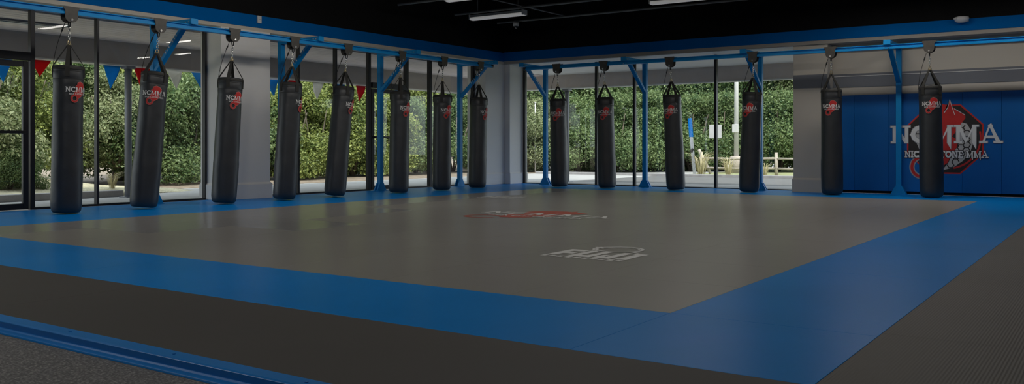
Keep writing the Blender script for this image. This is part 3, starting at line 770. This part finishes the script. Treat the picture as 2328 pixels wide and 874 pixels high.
for (x, y, en) in FILL_LAMPS:  # unseen lamps added without fixtures to light the floor and right wall
    ld = bpy.data.lights.new('fill_lamp', 'AREA'); ld.shape = 'RECTANGLE'; ld.size = .17; ld.size_y = 1.3; ld.energy = en; ld.color = (1.0, .955, .89)
    lo = bpy.data.objects.new('fill_lamp', ld); COL.objects.link(lo); lo.location = (x, y, 3.47)
for (x, y, en) in [(11.2, 8.3, 27), (9.0, 9.0, 30), (6.6, 9.2, 28), (4.2, 9.2, 22)]:      # unseen strips added and tilted to brighten the left bulkhead and pillar
    ld = bpy.data.lights.new('tilted_fill_lamp', 'AREA'); ld.shape = 'RECTANGLE'; ld.size = 1.3; ld.size_y = .17; ld.energy = en; ld.color = (1.0, .955, .89)
    lo = bpy.data.objects.new('tilted_fill_lamp', ld); COL.objects.link(lo); lo.location = (x, y, 3.47); lo.rotation_euler.x = radians(42)
def pipe(pts, r, lb, nm='ceiling_pipe'):
    return tag(MB().tube(pts, r, 8).build(nm, 'pipe_paint'), lb, 'pipe', 'thin pipes under the black ceiling')
pipe([(15.62, 11.1, 3.52), (15.62, 3.0, 3.52)], .022, 'thin dark ceiling pipe nearest the right wall')
pipe([(14.15, 11.1, 3.52), (14.15, 4.0, 3.52)], .022, 'thin dark ceiling pipe beside the corner strip light')
pipe([(12.56, 11.2, 3.52), (12.56, 4.0, 3.52)], .022, 'thin dark ceiling pipe left of the corner strip light')
pipe([(12.1, 9.55, 3.56), (15.75, 9.50, 3.56)], .014, 'thin dark ceiling pipe crossing over the other pipes')
cm = empty('dome_camera', (15.62, 10.62, 3.495), 'small white dome camera under the ceiling pipe near the corner', 'camera')
MB().lathe([(.055, -.075), (.062, -.05), (.062, .0), (.04, .006)], 20).build('housing', 'white_plastic', cm)
MB().lathe([(.006, -.115), (.028, -.105), (.042, -.085), (.045, -.07)], 20).build('dome', 'black_metal', cm)
MB().torus((0, 0, -.10), (1, 0, 0), (0, 0, 1), .034, .024, .006).build('bracket', 'white_plastic', cm)
sb = empty('wall_box', (9.96, YW - .012, 2.935), 'small white box on the blue stripe above the third bag', 'switch box')
MB().box(-.042, .042, -.03, 0, 0, .125).build('cover', 'white_plastic', sb, bevel=.006)
MB().tube([(0, -.03, .0625), (0, -.034, .0625)], .008, 10).build('screw', 'chrome', sb)
el = empty('emergency_light', (XW - .012, 2.33, 3.0), 'grey oval lamp unit high on the right wall at the blue stripe', 'wall light')
lm = MB()
for i in range(8):
    pass
lm.lathe([(.02, -.055), (.07, -.045), (.105, -.02), (.12, .02), (.11, .045), (.05, .06)], 28, (0, 0, 0.05))
ob = lm.build('lamp_cover', 'housing', el); ob.scale = (.7, 1.0, 1.0); ob.location = (-.09, 0, 0)
MB().lathe([(.01, -.03), (.03, -.025), (.04, 0), (.03, .012)], 16, (-.13, .085, .075)).build('lamp_head', 'white_plastic', el)
MB().box(-.03, 0, -.10, .10, .02, .11).build('back_plate', 'housing', el, bevel=.004)

# ================================================================== OUTSIDE
structure(MB().box(-25, 60, 12.4, 17.0, -.35, -.05).build('ground', 'pavement'), 'pale pavement outside the left windows')
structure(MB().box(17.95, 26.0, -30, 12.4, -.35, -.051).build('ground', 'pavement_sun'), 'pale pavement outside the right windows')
structure(MB().box(17.95, 20.6, -30, 12.4, -.30, -.045).build('ground_bounce_strip', 'pavement_bounce'), 'paler pavement strip added under the right canopy to lift its shade')  # separate paler strip added to bounce light up into the canopy
structure(MB().box(26.0, 90, -60, 17.0, -.40, -.06).build('ground', 'grassland'), 'rough grass verge beyond the right pavement')
structure(MB().box(-60, 90, 17.0, 90, -.40, -.04).build('ground', 'mulch'), 'brown mulch and soil under the trees')
# kerbs
tag(MB().box(-20, 9.5, 15.15, 15.35, -.05, .07).build('kerb', 'kerbstone', bevel=.01), 'grey concrete kerb outside beyond the glass door', 'kerb', kind='structure')
bk = MB()
ys = [15.35, 16.2, 17.2, 18.4, 19.6, 21, 24, 30]; zs = [.04, .06, .16, .33, .46, .55, .7, .9]
xs = [-20 + 1.0 * i for i in range(33)]
def bz(x, y, z): return z * min(1, max(0, (11.5 - x) / 3)) + .03 * sin(1.7 * x + .9 * y) * (1 if y > 16 else 0) - (.06 if x > 11 else 0)
V = [[bk.bm.verts.new((x if k else min(x, 9.5), y, bz(x, y, z))) for x in xs] for k, (y, z) in enumerate(zip(ys, zs))]
for a, b in zip(V, V[1:]):
    for i in range(len(xs) - 1):
        f = bk.bm.faces.new([a[i], a[i + 1], b[i + 1], b[i]]); f.smooth = True
structure(bk.build('ground_bank', 'dry_grass'), 'grassy bank behind the kerb outside the left windows')
tag(MB().box(25.9, 26.1, -20, 16.8, -.06, .03).build('kerb', 'kerbstone', bevel=.01), 'low kerb along the far side of the right pavement', 'kerb', kind='structure')
# canopies
sf = MB().box(-10, 20.2, 12.56, 15.0, 2.765, 2.90)
for i in range(11): sf.box(-10, 20.2, 12.58 + .205 * i, 12.58 + .205 * i + .19, 2.74, 2.765)
structure(sf.build('roof_canopy_left', 'soffit_panel'), 'panelled canopy ceiling outside the left windows')
structure(MB().box(-10, 20.2, 14.80, 15.0, 2.34, 2.90).build('beam_left', 'beam_grey'), 'grey canopy beam outside the left windows')
structure(MB().box(-10, 20.2, 14.78, 15.02, 2.318, 2.34).build('trim_7', 'gutter_white'), 'pale lower edge of the left canopy beam')
structure(MB().box(18.3, 20.2, -6, 12.56, 2.75, 2.90).build('roof_canopy_right', 'soffit_white'), 'white canopy ceiling outside the right windows')
structure(MB().box(20.0, 20.2, -6, 15.0, 2.41, 2.90).build('beam_right', 'beam_brown'), 'brown grey canopy beam outside the right windows')
structure(MB().box(19.98, 20.22, -6, 15.0, 2.385, 2.41).build('trim_8', 'gutter_white'), 'pale lower edge of the right canopy beam')
structure(MB().box(17.9, 18.35, -6, 12.56, 2.90, 3.3).build('wall_outer', 'soffit_white'))
def column(x, y, top, lb):
    o = MB().tube([(0, 0, 0), (0, 0, top + .05)], .06, 20).build('canopy_column', 'column_grey'); o.location = (x, y, -.05)
    MB().box(-.11, .11, -.11, .11, 0, .015).build('foot_plate', 'column_grey', o, bevel=.003)
    MB().box(-.09, .09, -.09, .09, top - .0, top + .05).build('head_plate', 'column_grey', o)
    return tag(o, lb, 'column')
column(9.40, 14.86, 2.32, 'grey round canopy column outside behind the second bag')
column(20.1, 12.05, 2.385, 'grey round canopy column outside behind the first right bag')
# canopy light
cl = empty('canopy_light', (6.9, 13.6, 2.74), 'flat light fitting under the canopy beyond the glass door', 'light fitting')
MB().box(-.62, .62, -.14, .14, -.03, 0).build('fitting_frame', 'column_grey', cl, bevel=.004)
MB().box(-.45, .45, -.05, .05, -.04, -.03).build('fitting_lens', 'gutter_white', cl)
# bunting
bt = empty('bunting', (10, 15.03, 2.325), 'string of red, white and blue pennants along the left canopy', 'bunting')
flags = [(7.28, 'flag_blue', .42), (7.90, 'flag_red', .28), (9.17, 'flag_blue', .42), (9.78, 'flag_red', .42), (10.48, 'flag_white', .36), (11.05, 'flag_blue', .36), (11.75, 'flag_red', .36), (12.86, 'flag_blue', .38),
         (13.45, 'flag_red', .36), (14.14, 'flag_white', .40), (14.8, 'flag_blue', .36), (15.50, 'flag_red', .38), (16.2, 'flag_white', .36), (16.9, 'flag_blue', .36)]
MB().tube([(-5 + .5 * i, 0, .015 * sin(i * 1.1)) for i in range(29)], .006, 5).build('string', 'flag_white', bt)
for (x, m, h) in flags:
    f = MB(); x -= 10; n = 6; wd = .17
    for s in (-.002, .002):
        pass
    a = [(x - wd, 0, 0), (x + wd, 0, 0), (x + .02, .05, -h)]
    f.prism([(x - wd, 0), (x + wd, 0), (x + wd * .6 + .01, -h * .4), (x + .02, -h), (x - wd * .55, -h * .45)], lambda u, v, t: (u, t + .05 * sin(v * 9 + x), v), -.002, .002)
    f.build('pennant', m, bt)

# street furniture beyond the right pavement
lp = empty('light_pole', (31, 11.52, -.06), 'pale lamp pole on a concrete base beyond the fence', 'pole')
MB().lathe([(.23, 0), (.23, .55), (.20, .60), (.10, .605)], 24).build('pole_base', 'concrete', lp)
MB().tube([(0, 0, .6), (0, 0, 6.0)], [.085, .06], 14).build('shaft', 'pole_white', lp)
MB().box(-.14, -.06, -.11, .11, 1.45, 1.75).build('service_box', 'pole_white', lp, bevel=.01)
fn_ = empty('rail_fence', (28, 9.0, -.06), 'low split rail wooden fence across the grass verge', 'fence')
for y in (2.6, .1, -2.4, -4.9, -7.4, -9.9):
    MB().tube([(0, y, 0), (.01, y + .01, .76)], [.06, .05], 10).build('fence_post', 'wood', fn_)
for y in (2.6, .1, -2.4, -4.9, -7.4):
    MB().tube([(0, y + .05, .56), (.02, y - 1.25, .54), (0, y - 2.55, .57)], .036, 8).build('fence_rail', 'wood', fn_)
    MB().tube([(0, y + .05, .25), (-.02, y - 1.25, .23), (0, y - 2.55, .26)], .034, 8).build('fence_rail', 'wood', fn_)
MB().tube([(.05, 2.3, .05), (.02, 2.7, .85)], .05, 8).build('fence_brace', 'wood', fn_)
bs = empty('banner_stake', (26.8, 11.45, -.06), 'leaning white and blue banner stake outside the right window', 'banner')
MB().bar((0, -.12, 0), (0, .0, 1.25), .02, .10, up=(0, 1, 0)).build('white_panel', 'column_pale', bs)
MB().bar((0, 0, 1.25), (0, .05, 1.85), .02, .13, up=(0, 1, 0)).build('blue_panel', 'blue_paint', bs)
MB().bar((0, -.07, .80), (0, .01, .84), .026, .14, up=(0, 1, 0)).build('strap', 'black_metal', bs)
sg = empty('parking_sign', (26.6, 10.55, -.06), 'small white sign on a thin post behind the right window', 'sign')
MB().tube([(0, 0, 0), (0, 0, 1.6)], .02, 8).build('sign_post', 'pole_white', sg)
MB().box(-.045, -.02, -.20, .20, 1.2, 1.62).build('sign_plate', 'pole_white', sg, bevel=.008)
wp = empty('marker_pole', (26.9, 17.45, -.06), 'thin white pole among the shrubs right of the room corner', 'pole')
MB().tube([(0, 0, 0), (0, 0, 2.5)], .025, 8).build('shaft', 'pole_white', wp)
MB().lathe([(.03, 0), (.04, .02), (.02, .05)], 10, (0, 0, 2.5)).build('cap', 'pole_white', wp)

# ---------------------------------------------------------------- plants
def crown_mesh(name, n, leaf, seed, blobs, m):
    rnd = random.Random(seed)
    vs = []; fs = []
    tot = sum(b[3] * b[4] + b[3] * b[5] + b[4] * b[5] for b in blobs)
    for (bx, by, bz, rx, ry, rz) in blobs:
        k = int(n * (rx * ry + rx * rz + ry * rz) / tot)
        for _ in range(k):
            d = Vector((rnd.gauss(0, 1), rnd.gauss(0, 1), rnd.gauss(0, 1))).normalized()
            q = rnd.random() ** .35 * (1 + .12 * rnd.gauss(0, 1))
            p = Vector((bx + d.x * rx * q, by + d.y * ry * q, bz + d.z * rz * q))
            if p.z < .02: p.z = .02 + rnd.random() * .15
            nrm = (d * .8 + Vector((rnd.gauss(0, .6), rnd.gauss(0, .6), rnd.gauss(0, .6) + .5))).normalized()
            t = nrm.cross(Vector((rnd.gauss(0, 1), rnd.gauss(0, 1), rnd.gauss(0, 1)))).normalized(); u = nrm.cross(t)
            L = leaf * rnd.uniform(.6, 1.35); W = L * rnd.uniform(.40, .60)
            i = len(vs)
            fold = nrm * L * .12
            vs += [p - t * L * .5, p - t * L * .05 + u * W * .5 + fold, p + t * L * .5 - fold, p - t * L * .05 - u * W * .5 + fold]
            fs += [(i, i + 1, i + 2), (i, i + 2, i + 3)]
    me = bpy.data.meshes.new(name); me.from_pydata([tuple(v) for v in vs], [], fs); me.materials.append(M[m]); me.update()
    return me
def blobs(seed, w, h, z0, k):
    rnd = random.Random(seed); out = []
    for i in range(k):
        a = 2 * pi * rnd.random(); r = w * .62 * rnd.random() ** .5; z = z0 + (h - z0) * (i + .5) / k
        s = w * rnd.uniform(.34, .58) * (1.05 - .45 * (z / h) ** 2)
        out.append((r * cos(a) * (1.1 - .5 * z / h), r * sin(a) * (1.1 - .5 * z / h), z, s, s, s * rnd.uniform(.65, .95)))
    return out
TREE = {}
for key, m, sd in (('yellow', 'leaf_yellow', 11), ('green', 'leaf_green', 23), ('pale', 'leaf_pale', 37)):
    TREE['tree_' + key] = crown_mesh('crown_tree_' + key, 40000, .105, sd, blobs(sd, 2.3, 6.4, .9, 20), m)
    TREE['shrub_' + key] = crown_mesh('crown_shrub_' + key, 20000, .078, sd + 1, blobs(sd + 1, 1.25, 2.2, .25, 12), m)
trunk_me = None
def trunk(h, seed):
    rnd = random.Random(seed); t = MB()
    t.tube([(0, 0, 0), (.05, .02, h * .3), (.02, .08, h * .6), (.1, .05, h * .92)], [.16, .13, .10, .04], 9)
    for i in range(9):
        a = rnd.random() * 6.28; z = h * (.18 + .075 * i); L = 1.5 - .08 * i
        t.tube([(.03, .03, z), (cos(a) * L * .5, sin(a) * L * .5, z + L * .35), (cos(a) * L, sin(a) * L, z + L * .8)], [.06, .04, .015], 6)
    return t
TR = trunk(6.0, 5).build('trunk', 'bark'); TRM = TR.data; bpy.data.objects.remove(TR)
SH = MB()
for i in range(7):
    a = i * .9; SH.tube([(.03 * cos(a), .03 * sin(a), 0), (.35 * cos(a), .35 * sin(a), .9), (.6 * cos(a), .6 * sin(a), 1.7)], [.03, .02, .008], 5)
ST = SH.build('stem', 'bark'); STM = ST.data; bpy.data.objects.remove(ST)
def plant(kind, tone, x, y, s, rz, lb, z=-.05):
    r = empty('leafy_tree' if kind == 'tree' else 'leafy_shrub', (x, y, z), lb, 'tree' if kind == 'tree' else 'shrub', 'trees outside the windows' if kind == 'tree' else 'shrubs outside the windows', rz)
    r.scale = (s, s, s)
    c = bpy.data.objects.new('foliage', TREE[kind + '_' + tone]); COL.objects.link(c); c.parent = r
    t = bpy.data.objects.new('trunk' if kind == 'tree' else 'stem', TRM if kind == 'tree' else STM); COL.objects.link(t); t.parent = r
    return r
def onfloor_at(px, Y=None, X=None):
    t = (px - CXP) / FPX; d = FWD + RGT * t
    k = Y / d.y if Y is not None else X / d.x
    return d.x * k, d.y * k
rnd = random.Random(3)
# left windows: shrubs in front, trees behind
SL = [(-60, 'pale', 17.2, 1.0, 'pale green shrub outside, left of the glass door view'), (35, 'yellow', 18.3, 1.0, 'yellow green shrub seen through the glass door'),
      (110, 'pale', 17.6, .95, 'pale shrub outside between the door and the first bag'), (200, 'green', 18.4, 1.05, 'green shrub outside between the first bag and the mullion'),
      (265, 'pale', 17.4, .9, 'pale bushy shrub outside left of the second bag'), (345, 'green', 19.0, 1.0, 'green shrub outside behind the second bag'),
      (425, 'green', 19.4, 1.1, 'green shrub outside left of the white pillar'), (500, 'yellow', 19.6, 1.1, 'shrub outside hidden mostly by the white pillar'),
      (585, 'green', 19.6, 1.0, 'shrub outside behind the white pillar edge'), (650, 'yellow', 19.2, 1.0, 'yellow shrub outside behind the fourth bag'),
      (715, 'yellow', 19.0, 1.05, 'yellow green shrub outside between the fourth and fifth bags'), (800, 'yellow', 19.2, 1.05, 'yellow green shrub outside right of the slanted bag'),
      (870, 'yellow', 19.3, 1.05, 'yellow shrub outside seen through the far door'), (945, 'green', 19.4, 1.0, 'green shrub outside between the sixth and seventh bags'),
      (1030, 'green', 19.6, 1.05, 'green shrub outside between the seventh bag and last left post')]
for (px, tone, Y, s, lb) in SL:
    dy = 1.9 if 80 < px < 320 else .3
    x, y = onfloor_at(px, Y=Y + dy); plant('shrub', tone, x, y, s * 1.08, rnd.random() * 6.28, lb, z=.38 if px < 320 else .0)
for (px, Y, sc_, lb) in ((22, 16.7, .42, 'small green shrub near the kerb seen through the glass door'), (68, 17.0, .36, 'small shrub near the kerb behind the glass door frame')):
    x, y = onfloor_at(px, Y=Y); plant('shrub', 'green', x, y, sc_, px * .1, lb, z=.05)
TLs = [(-160, 'pale', 22.5, 'pale unseen tree added past the left edge to screen the sky'), (-330, 'green', 22.5, 'green unseen tree added well past the left edge as sky screen'), (-560, 'green', 22.5, 'green unseen tree added farthest past the left edge as sky screen'), (170, 'green', 22.5, 'green tree outside behind the first bag'),  # first three trees added out of view to keep sky out of reflections
       (270, 'yellow', 22.5, 'yellow green tree outside left of the outdoor column'), (380, 'green', 22.5, 'green tree outside behind the second bag'), (470, 'green', 22.8, 'green tree outside left of the white pillar'),
       (570, 'yellow', 23, 'tree outside hidden mostly by the white pillar'), (660, 'yellow', 22.5, 'yellow green tree outside behind the fourth bag'), (755, 'yellow', 22.8, 'yellow green tree outside behind the fifth bag'),
       (850, 'yellow', 22.5, 'yellow tree outside behind the far door'), (950, 'yellow', 22.8, 'tree outside behind the sixth bag'), (1060, 'green', 23, 'tree outside behind the last left bags')]
for (px, tone, Y, lb) in TLs:
    x, y = onfloor_at(px, Y=Y); plant('tree', tone, x, y, rnd.uniform(.92, 1.1), rnd.random() * 6.28, lb)
SRs = [(1195, 'pale', 26.6, 1.0, 'pale shrub outside right of the room corner'), (1240, 'pale', 27.4, 1.0, 'pale shrub outside behind the first right post'), (1315, 'green', 28, 1.05, 'green shrub outside right of the first right bag'),
       (1400, 'green', 29, 1.1, 'green shrub outside right of the second right bag'), (1455, 'green', 30, 1.1, 'green shrub outside behind the second right post'), (1500, 'green', 30.5, 1.15, 'green shrub outside left of the leaning third right bag'),
       (1570, 'green', 31.5, 1.1, 'green shrub outside behind the banner stake'), (1640, 'green', 32.5, 1.15, 'green shrub outside behind the small sign'), (1700, 'green', 33, 1.0, 'green shrub outside behind the fourth right bag'),
       (1770, 'green', 33, 1.15, 'green shrub outside between the third post and the pale pillar'), (1830, 'green', 33, 1.2, 'green shrub outside behind the pale pillar edge')]
for (px, tone, X, s, lb) in SRs:
    x, y = onfloor_at(px, X=X + .4); plant('shrub', tone, x, y, s * 1.15, rnd.random() * 6.28, lb)
TRs = [(1150, 'green', 29, 'tree outside behind the white room corner'), (1215, 'green', 30.5, 'green tree outside behind the first right post'), (1300, 'green', 31.5, 'green tree outside behind the first right bag'),
       (1390, 'green', 33, 'green tree outside behind the second right bag'), (1470, 'green', 34, 'green tree outside behind the second right post'), (1550, 'green', 35, 'green tree outside behind the leaning third right bag'),
       (1625, 'green', 36, 'green tree outside behind the mullion and small sign'), (1705, 'green', 36.5, 'green tree outside behind the fourth right bag'), (1780, 'pale', 36.5, 'pale green tree outside left of the pale pillar'),
       (1850, 'green', 36.5, 'green tree outside behind the pale pillar')]
for (px, tone, X, lb) in TRs:
    x, y = onfloor_at(px, X=X); plant('tree', tone, x, y, rnd.uniform(1.05, 1.3), rnd.random() * 6.28, lb)
# dry grass tufts
def tuft_mesh(n, h, seed):
    rnd = random.Random(seed); t = MB()
    for i in range(n):
        a = rnd.random() * 6.28; L = h * rnd.uniform(.6, 1.1); o = .12 * rnd.random(); w = .012
        b = Vector((o * cos(a), o * sin(a), 0)); m = b + Vector((cos(a) * L * .22, sin(a) * L * .22, L * .7)); e = b + Vector((cos(a) * L * .62, sin(a) * L * .62, L * .82))
        s = Vector((-sin(a), cos(a), 0)) * w
        for p, q, k in ((b, m, 1), (m, e, .6)): t.face([p - s * k, p + s * k, q + s * k * .6, q - s * k * .6])
    return t
tf = tuft_mesh(70, .9, 4).build('grass_tuft', 'straw', fix=False)
spots = [(27.0, 11.2, 1.0, 'tall dry grass tuft at the foot of the banner stake'), (27.3, 10.4, .8, 'dry grass tuft right of the banner stake'), (27.2, 9.2, .55, 'low dry grass tuft in front of the fence'), (27.1, 7.6, .5, 'low dry grass tuft before the right end of the fence')]
for i, (x, y, s, lb) in enumerate(spots):
    o = tf if i == 0 else copy_tree(tf)
    o.location = (x, y, -.06); o.scale = (s, s, s); o.rotation_euler.z = i; tag(o, lb, 'grass', 'dry grass tufts by the fence')
gs = []
x, y = onfloor_at(255, Y=16.3)
o = copy_tree(tf); o.location = (x, y, .05); o.scale = (.42, .42, .42); tag(o, 'low yellow grass tuft outside left of the second bag', 'grass', 'dry grass tufts by the fence')

# ================================================================== LIGHT
w = bpy.data.worlds.new('sky'); SC.world = w; w.use_nodes = True
bg = w.node_tree.nodes['Background']; bg.inputs['Color'].default_value = (.84, .92, 1.0, 1); bg.inputs['Strength'].default_value = 4.6
sd = bpy.data.lights.new('sun', 'SUN'); sd.energy = 7.5; sd.angle = radians(3); sd.color = (1.0, .95, .86)
so = bpy.data.objects.new('sun', sd); COL.objects.link(so)
sdir = Vector((.45, .62, -1.0)).normalized()      # light travels away from the camera side, steeply down
so.rotation_euler = sdir.to_track_quat('-Z', 'Y').to_euler(); so.location = (0, 0, 20)
